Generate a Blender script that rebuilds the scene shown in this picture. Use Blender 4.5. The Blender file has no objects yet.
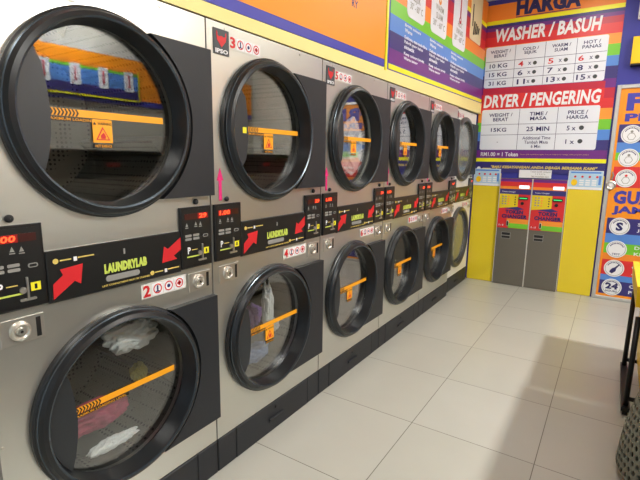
import bpy, bmesh, math, random
from mathutils import Vector, Matrix, noise

scene = bpy.context.scene
col = scene.collection
random.seed(7)

# ------------------------------------------------------------------ camera
YAW, PITCH, ROLL, FPX = 0.5747, -0.1777, 0.0144, 450.256
CAM = Vector((1.3306, -1.2542, 1.3659))
fw = Vector((-math.sin(YAW)*math.cos(PITCH), math.cos(YAW)*math.cos(PITCH), math.sin(PITCH)))
r0 = Vector((math.cos(YAW), math.sin(YAW), 0)); u0 = r0.cross(fw)
rr = math.cos(ROLL)*r0 + math.sin(ROLL)*u0
uu = -math.sin(ROLL)*r0 + math.cos(ROLL)*u0
cd = bpy.data.cameras.new('camera'); cam = bpy.data.objects.new('camera', cd); col.objects.link(cam)
cam.matrix_world = Matrix(((rr.x, uu.x, -fw.x, CAM.x), (rr.y, uu.y, -fw.y, CAM.y), (rr.z, uu.z, -fw.z, CAM.z), (0, 0, 0, 1)))
cd.sensor_width = 36; cd.lens = 36*FPX/640; cd.clip_start = 0.02
scene.camera = cam

# ------------------------------------------------------------------ world, lamps, exposure
world = bpy.data.worlds.new('world'); scene.world = world; world.use_nodes = True
bg = world.node_tree.nodes['Background']; bg.inputs[0].default_value = (.75, .85, 1, 1); bg.inputs[1].default_value = 1.2
scene.view_settings.view_transform = 'Standard'; scene.view_settings.look = 'None'
scene.view_settings.gamma = 1; scene.view_settings.use_curve_mapping = False
scene.view_settings.exposure = 0.0
CEIL = 3.05
LAMPS = [((2.96, 1.2), (.17, .17), 128), ((1.7, -1.4), (1.2, .3), 42), ((1.0, 2.9), (.3, 1.2), 9), ((2.6, 3.2), (.3, 1.2), 6)]  # first is the key; the other three are added as fill
for (lx, ly), (sx, sy), pw in LAMPS:
    ld = bpy.data.lights.new('ceiling_key_fill', 'AREA'); ld.shape = 'RECTANGLE'; ld.size = sx; ld.size_y = sy
    ld.energy = pw; ld.color = (1.0, .995, .955)
    lo = bpy.data.objects.new('ceiling_key_fill', ld); lo.location = (lx, ly, CEIL-.075); col.objects.link(lo)

# ------------------------------------------------------------------ materials
def lin(c):
    return tuple(((v/255)/12.92 if v/255 <= .04045 else ((v/255+.055)/1.055)**2.4) for v in c) + (1,)
def mat(name, rgb, rough=.5, metal=0, emit=None, es=1, coat=0, spec=.5):
    m = bpy.data.materials.new(name); m.use_nodes = True
    b = m.node_tree.nodes['Principled BSDF']
    b.inputs['Base Color'].default_value = lin(rgb); b.inputs['Roughness'].default_value = rough
    b.inputs['Metallic'].default_value = metal; b.inputs['Coat Weight'].default_value = coat
    b.inputs['Specular IOR Level'].default_value = spec
    if emit:
        b.inputs['Emission Color'].default_value = lin(emit); b.inputs['Emission Strength'].default_value = es
    return m
def noise_bump(m, scale=(60, 60, 60), strength=.1, rough_var=0, dist=.002):
    nt = m.node_tree; b = nt.nodes['Principled BSDF']
    tc = nt.nodes.new('ShaderNodeTexCoord'); mp = nt.nodes.new('ShaderNodeMapping'); n = nt.nodes.new('ShaderNodeTexNoise')
    mp.inputs['Scale'].default_value = scale
    nt.links.new(tc.outputs['Object'], mp.inputs['Vector']); nt.links.new(mp.outputs[0], n.inputs['Vector'])
    bu = nt.nodes.new('ShaderNodeBump'); bu.inputs['Strength'].default_value = strength; bu.inputs['Distance'].default_value = dist
    nt.links.new(n.outputs['Fac'], bu.inputs['Height']); nt.links.new(bu.outputs[0], b.inputs['Normal'])
    if rough_var:
        mr = nt.nodes.new('ShaderNodeMapRange'); r = b.inputs['Roughness'].default_value
        mr.inputs['To Min'].default_value = r-rough_var; mr.inputs['To Max'].default_value = r+rough_var
        nt.links.new(n.outputs['Fac'], mr.inputs['Value']); nt.links.new(mr.outputs[0], b.inputs['Roughness'])
    return m
M = {}
M['steel'] = noise_bump(mat('brushed_steel', (208, 209, 202), .31, .86), (3, 3, 260), .06, .05, .001)
M['steel_white'] = mat('white_enamel', (236, 236, 232), .35, .2)
M['side'] = mat('grey_side_sheet', (150, 148, 142), .5, .3)
M['char'] = noise_bump(mat('charcoal_plastic', (36, 38, 42), .5, spec=.35), (400, 400, 400), .15)
M['ring'] = mat('black_ring_plastic', (18, 22, 26), .36)
M['ring_glint'] = mat('rim_highlight', (70, 80, 88), .25, .6)  # paler colour stands in for the highlight along the ring's edges
M['plate'] = noise_bump(mat('dark_handle_plastic', (36, 40, 44), .45), (300, 300, 300), .1)
M['panel'] = mat('black_panel', (24, 25, 25), .35)
M['frame'] = mat('black_bezel', (12, 12, 13), .4)
M['drum'] = mat('drum_steel', (105, 103, 98), .4, .8)
M['smoke'] = mat('smoked_grey_ring', (84, 84, 82), .3, .5)
M['chrome'] = mat('chrome', (215, 213, 205), .3, .85)
M['white'] = mat('white_print', (232, 234, 238), .5)
M['offwhite'] = mat('off_white', (214, 214, 208), .5)
M['red'] = mat('red_print', (205, 30, 38), .5)
M['badge'] = mat('badge_grey', (62, 68, 72), .4)
M['pink'] = mat('pink_sticker', (222, 36, 120), .5)
M['orange_stk'] = mat('orange_sticker', (246, 166, 20), .5, emit=None)
M['yellow_tag'] = mat('yellow_tag', (236, 226, 40), .5)
M['lime'] = mat('lime_print', (196, 214, 92), .5)
M['gold'] = mat('gold_print', (214, 190, 100), .5)
M['black'] = mat('black_print', (16, 16, 18), .5)
M['led_off'] = mat('dark_red_display', (60, 18, 12), .3)
M['led'] = mat('red_led_digits', (255, 60, 30), .4, emit=(255, 80, 40), es=2.5)
M['led_glow'] = mat('red_led_field', (110, 12, 8), .4, emit=(200, 20, 10), es=.25)
M['green_led'] = mat('green_led_slot', (20, 120, 60), .4, emit=(60, 220, 120), es=1.2)
M['lcd'] = mat('white_lit_display', (230, 240, 250), .4, emit=(225, 238, 250), es=.9)
M['key'] = mat('grey_icon', (140, 140, 136), .5)
M['cream'] = mat('cream_paint', (240, 226, 150), .5)
M['creamend'] = mat('cream_card', (226, 214, 176), .5)
M['sign_orange'] = noise_bump(mat('orange_vinyl', (244, 148, 22), .45), (2, 2, 2), .03)
M['sign_blue'] = mat('violet_blue_vinyl', (62, 62, 168), .35)
M['sign_yellow'] = mat('yellow_vinyl', (240, 236, 20), .35)
M['s_orange2'] = mat('poster_orange', (240, 138, 44), .38)
M['s_crimson'] = mat('poster_crimson', (186, 34, 60), .38)
M['s_red'] = mat('poster_red', (214, 46, 48), .38)
M['s_amber'] = mat('poster_amber', (240, 150, 50), .38)
M['s_green'] = mat('poster_green', (116, 196, 48), .38)
M['s_blue'] = mat('poster_light_blue', (84, 136, 214), .38)
M['s_navy'] = mat('poster_navy', (54, 48, 118), .38)
M['s_purple'] = mat('poster_purple', (108, 40, 130), .38)
M['card'] = mat('poster_white_card', (226, 230, 240), .4)
M['navytext'] = mat('navy_lettering', (36, 34, 96), .45)
M['wallblue'] = noise_bump(mat('blue_painted_wall', (50, 52, 152), .5), (30, 30, 30), .05)
M['yellow_panel'] = mat('glossy_yellow_panel', (226, 202, 44), .25)
M['yellow_plastic'] = mat('yellow_plastic', (246, 200, 16), .35)
M['changer'] = noise_bump(mat('grey_changer_steel', (112, 108, 98), .42, .35), (200, 200, 4), .05)
M['skyposter'] = mat('sky_blue_card', (176, 206, 228), .4)
M['alu'] = mat('aluminium_frame', (196, 196, 194), .35, .5)
M['basket'] = mat('grey_green_basket_plastic', (128, 130, 116), .5)
M['blackmetal'] = mat('black_powder_coat', (22, 22, 24), .4, .2)
M['rubber'] = mat('rubber', (15, 15, 15), .7)
M['ceiling'] = mat('white_ceiling', (225, 224, 220), .8)
M['wallwhite'] = mat('off_white_wall', (205, 203, 194), .7)
M['lamp'] = mat('lamp_diffuser', (255, 255, 255), .5, emit=(255, 248, 232), es=6)
M['brown'] = mat('brown_wood', (92, 60, 42), .5)
M['cl_white'] = noise_bump(mat('white_cotton', (236, 238, 240), .9), (40, 40, 40), .4, dist=.01)
M['cl_purple'] = noise_bump(mat('purple_cotton', (150, 112, 196), .9), (40, 40, 40), .4, dist=.01)
M['cl_pink'] = noise_bump(mat('maroon_pink_cotton', (176, 60, 96), .9), (40, 40, 40), .4, dist=.01)
M['cl_dark'] = noise_bump(mat('dark_grey_cotton', (70, 68, 66), .9), (40, 40, 40), .4, dist=.01)
M['cl_blue'] = noise_bump(mat('slate_blue_cotton', (96, 116, 160), .9), (40, 40, 40), .4, dist=.01)
M['cl_yellow'] = noise_bump(mat('olive_yellow_cotton', (170, 160, 80), .9), (40, 40, 40), .4, dist=.01)

def glass_mat(name, tint, base=.05, gain=.9, power=3, rough=.015):
    m = bpy.data.materials.new(name); m.use_nodes = True; nt = m.node_tree; nt.nodes.clear()
    o = nt.nodes.new('ShaderNodeOutputMaterial'); mx = nt.nodes.new('ShaderNodeMixShader')
    t = nt.nodes.new('ShaderNodeBsdfTransparent'); g = nt.nodes.new('ShaderNodeBsdfGlossy')
    t.inputs[0].default_value = tint; g.inputs['Roughness'].default_value = rough
    lw = nt.nodes.new('ShaderNodeLayerWeight'); lw.inputs[0].default_value = .5
    pw = nt.nodes.new('ShaderNodeMath'); pw.operation = 'POWER'; pw.inputs[1].default_value = power
    ma = nt.nodes.new('ShaderNodeMath'); ma.operation = 'MULTIPLY_ADD'; ma.inputs[1].default_value = gain; ma.inputs[2].default_value = base
    ma.use_clamp = True
    nt.links.new(lw.outputs['Facing'], pw.inputs[0]); nt.links.new(pw.outputs[0], ma.inputs[0])
    nt.links.new(ma.outputs[0], mx.inputs[0]); nt.links.new(t.outputs[0], mx.inputs[1]); nt.links.new(g.outputs[0], mx.inputs[2])
    nt.links.new(mx.outputs[0], o.inputs[0]); return m
M['glass'] = glass_mat('door_glass', (.93, .95, .94, 1), .04, 1.0, 2.0)
M['glass_grey'] = mat('mirrored_grey_glass', (152, 158, 154), .25, .6)
M['window'] = glass_mat('window_glass', (.9, .92, .92, 1), .04, .8, 4)

def floor_mat():
    m = bpy.data.materials.new('polished_beige_tiles'); m.use_nodes = True; nt = m.node_tree
    b = nt.nodes['Principled BSDF']; tc = nt.nodes.new('ShaderNodeTexCoord'); mp = nt.nodes.new('ShaderNodeMapping')
    br = nt.nodes.new('ShaderNodeTexBrick'); br.offset = 0; br.squash = 1
    T = .592
    mp.inputs['Location'].default_value = (-.5673+T*4, -.8462+T*8, 0)
    br.inputs['Scale'].default_value = 1; br.inputs['Brick Width'].default_value = T; br.inputs['Row Height'].default_value = T
    br.inputs['Mortar Size'].default_value = .0022; br.inputs['Mortar Smooth'].default_value = .2
    br.inputs['Color1'].default_value = lin((191, 190, 181)); br.inputs['Color2'].default_value = lin((187, 186, 176))
    br.inputs['Mortar'].default_value = lin((110, 105, 94))
    nt.links.new(tc.outputs['Object'], mp.inputs[0]); nt.links.new(mp.outputs[0], br.inputs[0])
    n = nt.nodes.new('ShaderNodeTexNoise'); n.inputs['Scale'].default_value = 2.5; n.inputs['Detail'].default_value = 8
    nt.links.new(tc.outputs['Object'], n.inputs[0])
    mx = nt.nodes.new('ShaderNodeMix'); mx.data_type = 'RGBA'; mx.blend_type = 'MULTIPLY'; mx.inputs[0].default_value = .12
    nt.links.new(br.outputs[0], mx.inputs[6]); nt.links.new(n.outputs[0], mx.inputs[7]); nt.links.new(mx.outputs[2], b.inputs['Base Color'])
    b.inputs['Roughness'].default_value = .28
    bu = nt.nodes.new('ShaderNodeBump'); bu.inputs['Strength'].default_value = .3; bu.inputs['Distance'].default_value = .002; bu.invert = True
    nt.links.new(br.outputs['Fac'], bu.inputs['Height']); nt.links.new(bu.outputs[0], b.inputs['Normal'])
    return m
M['floor'] = floor_mat()
def drum_mat():
    m = M['drum']; nt = m.node_tree; b = nt.nodes['Principled BSDF']
    tc = nt.nodes.new('ShaderNodeTexCoord'); v = nt.nodes.new('ShaderNodeTexVoronoi'); v.inputs['Scale'].default_value = 55
    v.inputs['Randomness'].default_value = .15
    r = nt.nodes.new('ShaderNodeValToRGB'); r.color_ramp.elements[0].position = .28; r.color_ramp.elements[0].color = (.01, .01, .01, 1)
    r.color_ramp.elements[1].position = .32; r.color_ramp.elements[1].color = lin((118, 116, 110))
    nt.links.new(tc.outputs['Object'], v.inputs[0]); nt.links.new(v.outputs['Distance'], r.inputs[0]); nt.links.new(r.outputs[0], b.inputs['Base Color'])
drum_mat()

# ------------------------------------------------------------------ mesh helpers
D = 4.07
XR = 3.32
class Frame:
    def __init__(s, o, eu, ev, ew, shear=0): s.o, s.eu, s.ev, s.ew, s.sh = Vector(o), Vector(eu), Vector(ev), Vector(ew), shear
    def __call__(s, u, v, w=0): return s.o + s.eu*u + s.ev*(v + s.sh*u) + s.ew*w
ID = Frame((0, 0, 0), (0, 1, 0), (0, 0, 1), (1, 0, 0))              # faces +x : u=y, v=z, w=x
FAS = Frame((0, 0, 0), (0, 1, 0), (0, 0, 1), (1, 0, 0), .018)       # fascia, hung on a slight rise
BACK = Frame((0, D, 0), (1, 0, 0), (0, 0, 1), (0, -1, 0))           # faces -y
OPP = Frame((XR, 0, 0), (0, -1, 0), (0, 0, 1), (-1, 0, 0))          # faces -x : u=-y
WORLD = Frame((0, 0, 0), (1, 0, 0), (0, 1, 0), (0, 0, 1))
class MB:
    def __init__(s, fr=ID): s.v, s.f, s.m, s.mats, s.fr, s.sm = [], [], [], [], fr, []
    def mi(s, m):
        if m not in s.mats: s.mats.append(m)
        return s.mats.index(m)
    def add(s, verts, faces, m, smooth=False, raw=False):
        b = len(s.v); s.v += [Vector(p) if raw else s.fr(*p) for p in verts]; k = s.mi(m)
        for f in faces: s.f.append([b+i for i in f]); s.m.append(k); s.sm.append(smooth)
        return s
    def box(s, u0, u1, v0, v1, w0, w1, m, bev=0):
        if bev:
            b = min(bev, (u1-u0)/2.1, (v1-v0)/2.1, (w1-w0)/1.1)
            P = [(u0, v0, w0), (u1, v0, w0), (u1, v1, w0), (u0, v1, w0), (u0, v0, w1-b), (u1, v0, w1-b), (u1, v1, w1-b), (u0, v1, w1-b),
                 (u0+b, v0+b, w1), (u1-b, v0+b, w1), (u1-b, v1-b, w1), (u0+b, v1-b, w1)]
            F = [(3, 2, 1, 0)] + [(i, (i+1) % 4, 4+(i+1) % 4, 4+i) for i in range(4)] + [(4+i, 4+(i+1) % 4, 8+(i+1) % 4, 8+i) for i in range(4)] + [(8, 9, 10, 11)]
            return s.add(P, F, m)
        P = [(u0, v0, w0), (u1, v0, w0), (u1, v1, w0), (u0, v1, w0), (u0, v0, w1), (u1, v0, w1), (u1, v1, w1), (u0, v1, w1)]
        return s.add(P, [(3, 2, 1, 0), (4, 5, 6, 7), (0, 1, 5, 4), (1, 2, 6, 5), (2, 3, 7, 6), (3, 0, 4, 7)], m)
    def prism(s, pts, w0, w1, m):
        n = len(pts); P = [(a, b, w0) for a, b in pts] + [(a, b, w1) for a, b in pts]
        return s.add(P, [tuple(range(n-1, -1, -1)), tuple(range(n, 2*n))] + [(i, (i+1) % n, n+(i+1) % n, n+i) for i in range(n)], m)
    def rrect(s, u0, u1, v0, v1, r, w0, w1, m, n=5):
        pts = []
        for cx, cy, a in ((u1-r, v0+r, -90), (u1-r, v1-r, 0), (u0+r, v1-r, 90), (u0+r, v0+r, 180)):
            for i in range(n+1):
                t = math.radians(a+90*i/n); pts.append((cx+r*math.cos(t), cy+r*math.sin(t)))
        return s.prism(pts, w0, w1, m)
    def disc(s, cu, cv, r, w0, w1, m, n=24, ry=None):
        ry = ry or r
        return s.prism([(cu+r*math.cos(2*math.pi*i/n), cv+ry*math.sin(2*math.pi*i/n)) for i in range(n)], w0, w1, m)
    def revolve(s, cu, cv, prof, n=64, closed=False, mats=None, m=None):
        k = len(prof)
        for j in range(k if closed else k-1):
            P = []
            for i in range(n):
                t = 2*math.pi*i/n
                for r, w in (prof[j], prof[(j+1) % k]): P.append((cu+r*math.cos(t), cv+r*math.sin(t), w))
            s.add(P, [(2*i, 2*((i+1) % n), 2*((i+1) % n)+1, 2*i+1) for i in range(n)], mats[j] if mats else m, True)
        return s
    def tube(s, pts, r, m, n=10):
        pts = [Vector(p) for p in pts]; P = []; F = []
        for i, p in enumerate(pts):
            d = (pts[min(i+1, len(pts)-1)]-pts[max(i-1, 0)]).normalized()
            a = d.cross(Vector((0, 0, 1)) if abs(d.z) < .9 else Vector((1, 0, 0))).normalized(); b = d.cross(a)
            P += [p + r*(math.cos(2*math.pi*k/n)*a + math.sin(2*math.pi*k/n)*b) for k in range(n)]
        for i in range(len(pts)-1):
            F += [(i*n+k, i*n+(k+1) % n, (i+1)*n+(k+1) % n, (i+1)*n+k) for k in range(n)]
        F += [tuple(range(n-1, -1, -1)), tuple((len(pts)-1)*n+k for k in range(n))]
        return s.add(P, F, m, True, raw=True)
    def mesh(s, name):
        me = bpy.data.meshes.new(name); me.from_pydata([tuple(v) for v in s.v], [], s.f)
        for m in s.mats: me.materials.append(M[m])
        for p, k, sm in zip(me.polygons, s.m, s.sm): p.material_index = k; p.use_smooth = sm
        bm = bmesh.new(); bm.from_mesh(me); bmesh.ops.recalc_face_normals(bm, faces=bm.faces); bm.to_mesh(me); bm.free()
        return me
    def build(s, name, parent=None, **kw):
        o = bpy.data.objects.new(name, s.mesh(name)); col.objects.link(o)
        if parent: o.parent = parent
        for k, v in kw.items(): o[k] = v
        return o
def text_mb(mb, body, m, u0, u1, v0, v1, w, bold=.012, shear=0, keep=None):
    """lettering in relief filled into the box u0..u1, v0..v1 of the frame"""
    c = bpy.data.curves.new('t', 'FONT'); c.body = body; c.size = 1; c.offset = bold; c.shear = shear; c.resolution_u = 2
    c.align_x = 'CENTER'; c.space_character = 1.0+1.6*max(0, bold-.012); c.space_line = .95
    o = bpy.data.objects.new('t', c); col.objects.link(o)
    dg = bpy.context.evaluated_depsgraph_get(); me = bpy.data.meshes.new_from_object(o.evaluated_get(dg))
    xs = [v.co.x for v in me.vertices]; ys = [v.co.y for v in me.vertices]
    if xs:
        x0, x1, y0, y1 = min(xs), max(xs), min(ys), max(ys)
        P = [(u0+(v.co.x-x0)/(x1-x0)*(u1-u0), v0+(v.co.y-y0)/(y1-y0)*(v1-v0), w) for v in me.vertices]
        F = [tuple(p.vertices) for p in me.polygons]
        mb.add(P, F, m)
        mb.add([(a, b, w-.0012) for a, b, _ in P], [tuple(reversed(f)) for f in F], m)
    bpy.data.objects.remove(o); bpy.data.meshes.remove(me); bpy.data.curves.remove(c)
    return mb
def empty(name, loc, label=None, cat=None, group=None, rz=0):
    o = bpy.data.objects.new(name, None); col.objects.link(o); o.location = loc; o.rotation_euler.z = rz; o.empty_display_size = .1
    if label: o['label'] = label
    if cat: o['category'] = cat
    if group: o['group'] = group
    return o
def struct(name, mb):
    o = mb.build(name); o['kind'] = 'structure'; return o
def copy_tree(o, parent=None, skip=()):
    c = o.copy(); col.objects.link(c); c.parent = parent
    for ch in list(o.children):
        if ch.name.split('.')[0] in skip: continue
        copy_tree(ch, c, skip)
    return c

# ------------------------------------------------------------------ the room
Y0 = -3.4; XL = -1.12
b = MB(WORLD); b.add([(XL, Y0, 0), (XR, Y0, 0), (XR, D, 0), (XL, D, 0), (XL, Y0, -.1), (XR, Y0, -.1), (XR, D, -.1), (XL, D, -.1)],
    [(0, 1, 2, 3), (7, 6, 5, 4), (0, 4, 5, 1), (1, 5, 6, 2), (2, 6, 7, 3), (3, 7, 4, 0)], 'floor'); struct('floor', b)
struct('ceiling', MB(WORLD).box(XL, XR, Y0, D, CEIL, CEIL+.1, 'ceiling'))
struct('wall_left', MB(WORLD).box(XL-.1, XL, Y0, D, 0, CEIL, 'wallwhite').box(XL, -.03, Y0, D, 1.893, CEIL, 'wallwhite'))
struct('wall_back', MB(WORLD).box(XL-.1, 2.45, D, D+.1, 0, CEIL, 'wallblue').box(2.45, XR+.1, D, D+.1, 0, CEIL, 'wallwhite'))
struct('wall_right', MB(WORLD).box(XR, XR+.1, Y0, D, 0, CEIL, 'wallwhite'))
b = MB(WORLD).box(XL, 0.2, Y0-.1, Y0, 0, CEIL, 'wallwhite').box(XR-.3, XR, Y0-.1, Y0, 0, CEIL, 'wallwhite').box(.2, XR-.3, Y0-.1, Y0, 2.5, CEIL, 'wallwhite').box(.2, XR-.3, Y0-.1, Y0, 0, .3, 'wallwhite')
struct('wall_front', b)
b = MB(WORLD).box(.2, 3.02, Y0-.06, Y0-.05, .3, 2.5, 'window')  # unseen window behind the camera, added to let sky light in
w = struct('fill_window', b)
b = MB(WORLD)
for x in (.2, 1.13, 2.06, 2.97): b.box(x, x+.05, Y0-.08, Y0-.02, .3, 2.5, 'alu')
b.build('window_frame', w)
struct('trim_1', MB(FAS).prism([(Y0+.01, 1.938-.018*0), (Y0+.01, 1.93), (D-.002, 1.93), (D-.002, 1.885-.018*D)], -.028, -.003, 'cream'))
col.objects['trim_1'] if False else None

# ------------------------------------------------------------------ stack dryers
UZ, LZ, DY, R = 1.484, .563, .387, .308
def warning_sticker(zc, y0, y1, z, tagy, parent, m_tail=True):
    mb = MB(); t = .0045
    mb.box(y0, y1, z-.0105, z+.0105, t, t+.0012, 'orange_stk')
    for i in range(9):
        a = y0+.004+i*.0105
        mb.prism([(a, z-.010), (a+.005, z-.010), (a+.011, z), (a+.005, z+.010), (a, z+.010), (a+.006, z)], t+.0012, t+.0018, 'black')
    o = mb.build('warning_sticker', parent, label='orange load-level sticker with hanging flame warning tag')
    if not m_tail:
        mb.box(y0, y0+.2, z-.024, z-.0125, t, t+.001, 'black'); text_mb(mb, 'MAXIMUM LOADING LEVEL', 'orange_stk', y0+.004, y0+.19, z-.0225, z-.0145, t+.002)
        o.data = mb.mesh('warning_sticker'); o['label'] = 'orange load-level sticker'; return o
    mb.box(tagy-.032, tagy+.032, z-.082, z-.0125, t, t+.0012, 'orange_stk')
    mb.prism([(tagy-.023, z-.074), (tagy+.023, z-.074), (tagy, z-.034)], t+.0012, t+.002, 'red')
    mb.prism([(tagy-.0175, z-.071), (tagy+.0175, z-.071), (tagy, z-.041)], t+.002, t+.0024, 'orange_stk')
    mb.prism([(tagy-.007, z-.070), (tagy+.007, z-.070), (tagy+.009, z-.062), (tagy+.002, z-.051), (tagy-.008, z-.060)], t+.0024, t+.003, 'red')
    mb.prism([(tagy-.030, z-.029), (tagy-.020, z-.029), (tagy-.025, z-.020)], t+.0012, t+.002, 'black')
    mb.box(tagy-.030, tagy+.030, z-.098, z-.086, t, t+.001, 'black')
    text_mb(mb, 'WARNING', 'black', tagy-.016, tagy+.03, z-.029, z-.021, t+.002)
    text_mb(mb, 'HOT SURFACE', 'orange_stk', tagy-.027, tagy+.027, z-.096, z-.088, t+.002)
    mb.box(y0, y0+.2, z-.024, z-.0125, t, t+.001, 'black')
    text_mb(mb, 'MAXIMUM LOADING LEVEL', 'orange_stk', y0+.004, y0+.19, z-.0225, z-.0145, t+.002)
    o.data = mb.mesh('warning_sticker'); return o
def shift(o, dx):
    o.location.x = dx; return o
def make_door(root, zc, kind, DY, R):
    if kind == 'black':
        prof = [(R, .001), (R, .016), (R-.005, .020), (R-.007, .028), (R-.010, .030), (R-.018, .044), (R-.030, .049), (R-.036, .046), (R-.038, .040), (R-.048, -.018), (R-.040, -.03), (R-.035, .001)]
        ms = ['ring', 'ring', 'ring', 'ring_glint', 'ring', 'ring', 'ring_glint', 'ring', 'ring', 'ring', 'ring', 'ring']
        rg = R-.047; gx = -.014
    else:
        prof = [(R-.004, .001), (R-.004, .02), (R-.012, .030), (R-.030, .034), (R-.045, .028), (R-.050, .0), (R-.050, -.02), (R-.045, -.03)]
        ms = ['smoke']*8; rg = R-.051; gx = .0
    door = MB().revolve(DY, zc, prof, 96, True, mats=ms).build('door', root)
    g = MB(); n = 64; rings = [(1, 0), (.8, .008), (.5, .014), (.2, .0165)]
    bulge = 0 if kind == 'black' else 2.6
    P = []; F = []
    for side in (0, 1):
        for q, h in rings:
            P += [(DY+rg*q*math.cos(2*math.pi*i/n), zc+rg*q*math.sin(2*math.pi*i/n), gx+h*.35*bulge-(.006 if side else 0)) for i in range(n)]
    for side in (0, 1):
        o = side*4*n
        for j in range(3): F += [(o+j*n+i, o+j*n+(i+1) % n, o+(j+1)*n+(i+1) % n, o+(j+1)*n+i) for i in range(n)]
        F.append(tuple(o+3*n+i for i in range(n)))
    F += [(i, (i+1) % n, 4*n+(i+1) % n, 4*n+i) for i in range(n)]
    g.add(P, F, 'glass' if kind == 'black' else 'glass_grey', kind != 'black').build('glass', door, label='clear door glass' if kind == 'black' else 'mirror-like grey door glass')
    if kind == 'black':
        # scooped handle plate over the left of the glass, right edge in a shallow S
        pts = []; ra = R-.045
        e = [(-.2, .165), (-.190, .130), (-.180, .07), (-.175, 0), (-.179, -.06), (-.190, -.12), (-.2, -.165)]
        for i in range(25):
            t = math.radians(141+i*78/24); pts.append((DY+ra*math.cos(t), zc+ra*math.sin(t)))
        pts += [(.387+a, zc+c) for a, c in reversed(e[1:-1])]
        MB().prism(pts, .002, .014, 'plate').build('handle_plate', door)
    return door
def drum(root, zc, DY):
    n = 48; r = .27
    mb = MB().revolve(DY, zc, [(.268, -.045), (.30, -.07), (.30, -.60), (.05, -.64), (.001, -.64)], n, False, m='drum')
    for k in range(3):
        t = math.radians(90+120*k+15)
        c, s_ = math.cos(t), math.sin(t)
        def q(rad, off, w): return (DY+rad*c-off*s_, zc+rad*s_+off*c, w)
        mb.add([q(.30, -.04, -.1), q(.30, .04, -.1), q(.235, 0, -.1), q(.30, -.04, -.58), q(.30, .04, -.58), q(.235, 0, -.58)], [(0, 1, 2), (3, 5, 4), (0, 2, 5, 3), (2, 1, 4, 5)], 'drum')
    return mb.build('drum', root)
def digits(mb, body, u0, u1, v0, v1, w):
    text_mb(mb, body, 'led', u0, u1, v0, v1, w, bold=.02, shear=.1)
def coin_panel(root, y0, y1, shown, right):
    z0, z1 = .950, 1.182; w = .012
    mb = MB().box(y0, y1, z0, z1, 0.001, .012, 'frame', .003).box(y0+.009, y1-.009, z0+.012, z1-.008, .012, .0125, 'panel')
    yc = (y0+y1)/2; a = y0+.018; L = y1-y0-.036
    f = lambda t: a+t*L
    for i, (t, z) in enumerate([(.08, 1.118), (.46, 1.120), (.66, 1.118)]):
        mb.prism([(f(t)-.006, z-.008), (f(t)+.006, z-.008), (f(t), z+.006)], .0125, .0131, 'key')
        mb.box(f(t)-.007, f(t)+.007, z-.014, z-.011, .0125, .0131, 'key')
    p = mb.build('coin_panel', root)
    d = MB().box(y0+.018, y1-.018, 1.136, 1.158, .0125, .0132, 'led_off')
    if shown == '29': d.box(f(.55), y1-.018, 1.136, 1.158, .0132, .0134, 'led_glow'); digits(d, shown, f(.6), f(.93), 1.1385, 1.1555, .0145)
    else: d.box(f(0), f(.6), 1.136, 1.158, .0132, .0134, 'led_glow'); digits(d, shown, f(.05), f(.55), 1.1385, 1.1555, .0145)
    d.build('display', p, label='red lit number display')
    k = MB()
    for j in range(2):
        for z in (1.075, 1.062): k.rrect(f(.0+.33*j), f(.26+.33*j), z-.0045, z+.0045, .003, .0125, .0135, 'key')
    k.rrect(f(.76), f(.98), 1.062, 1.074, .005, .0125, .0138, 'key').rrect(f(.79), f(.95), 1.0645, 1.0715, .003, .0138, .0140, 'panel')
    k.build('button_pad', p)
    s = MB()
    text_mb(s, 'P', 'white', f(.08), f(.2), 1.006, 1.032, .0135, .03)
    s.box(f(.26), f(.5), 1.018, 1.021, .0125, .0132, 'gold').box(f(.05), f(.6), .992, .997, .0125, .0133, 'lime')
    s.build('insert_mark', p)
    s = MB().disc(f(.6), 1.003, .009, .0125, .017, 'chrome').box(f(.68), f(.72), .978, 1.038, .0125, .018, 'chrome').rrect(f(.52), f(.88), .972, .979, .003, .0125, .016, 'chrome')
    s.build('coin_slot', p, label='chrome coin slot')
    MB().box(f(.78), f(1.0), .996, 1.020, .0125, .0134, 'yellow_tag').box(f(.86), f(.92), 1.001, 1.015, .0134, .0137, 'black').build('coin_tag', p, label='small yellow tag')
    return p
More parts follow.
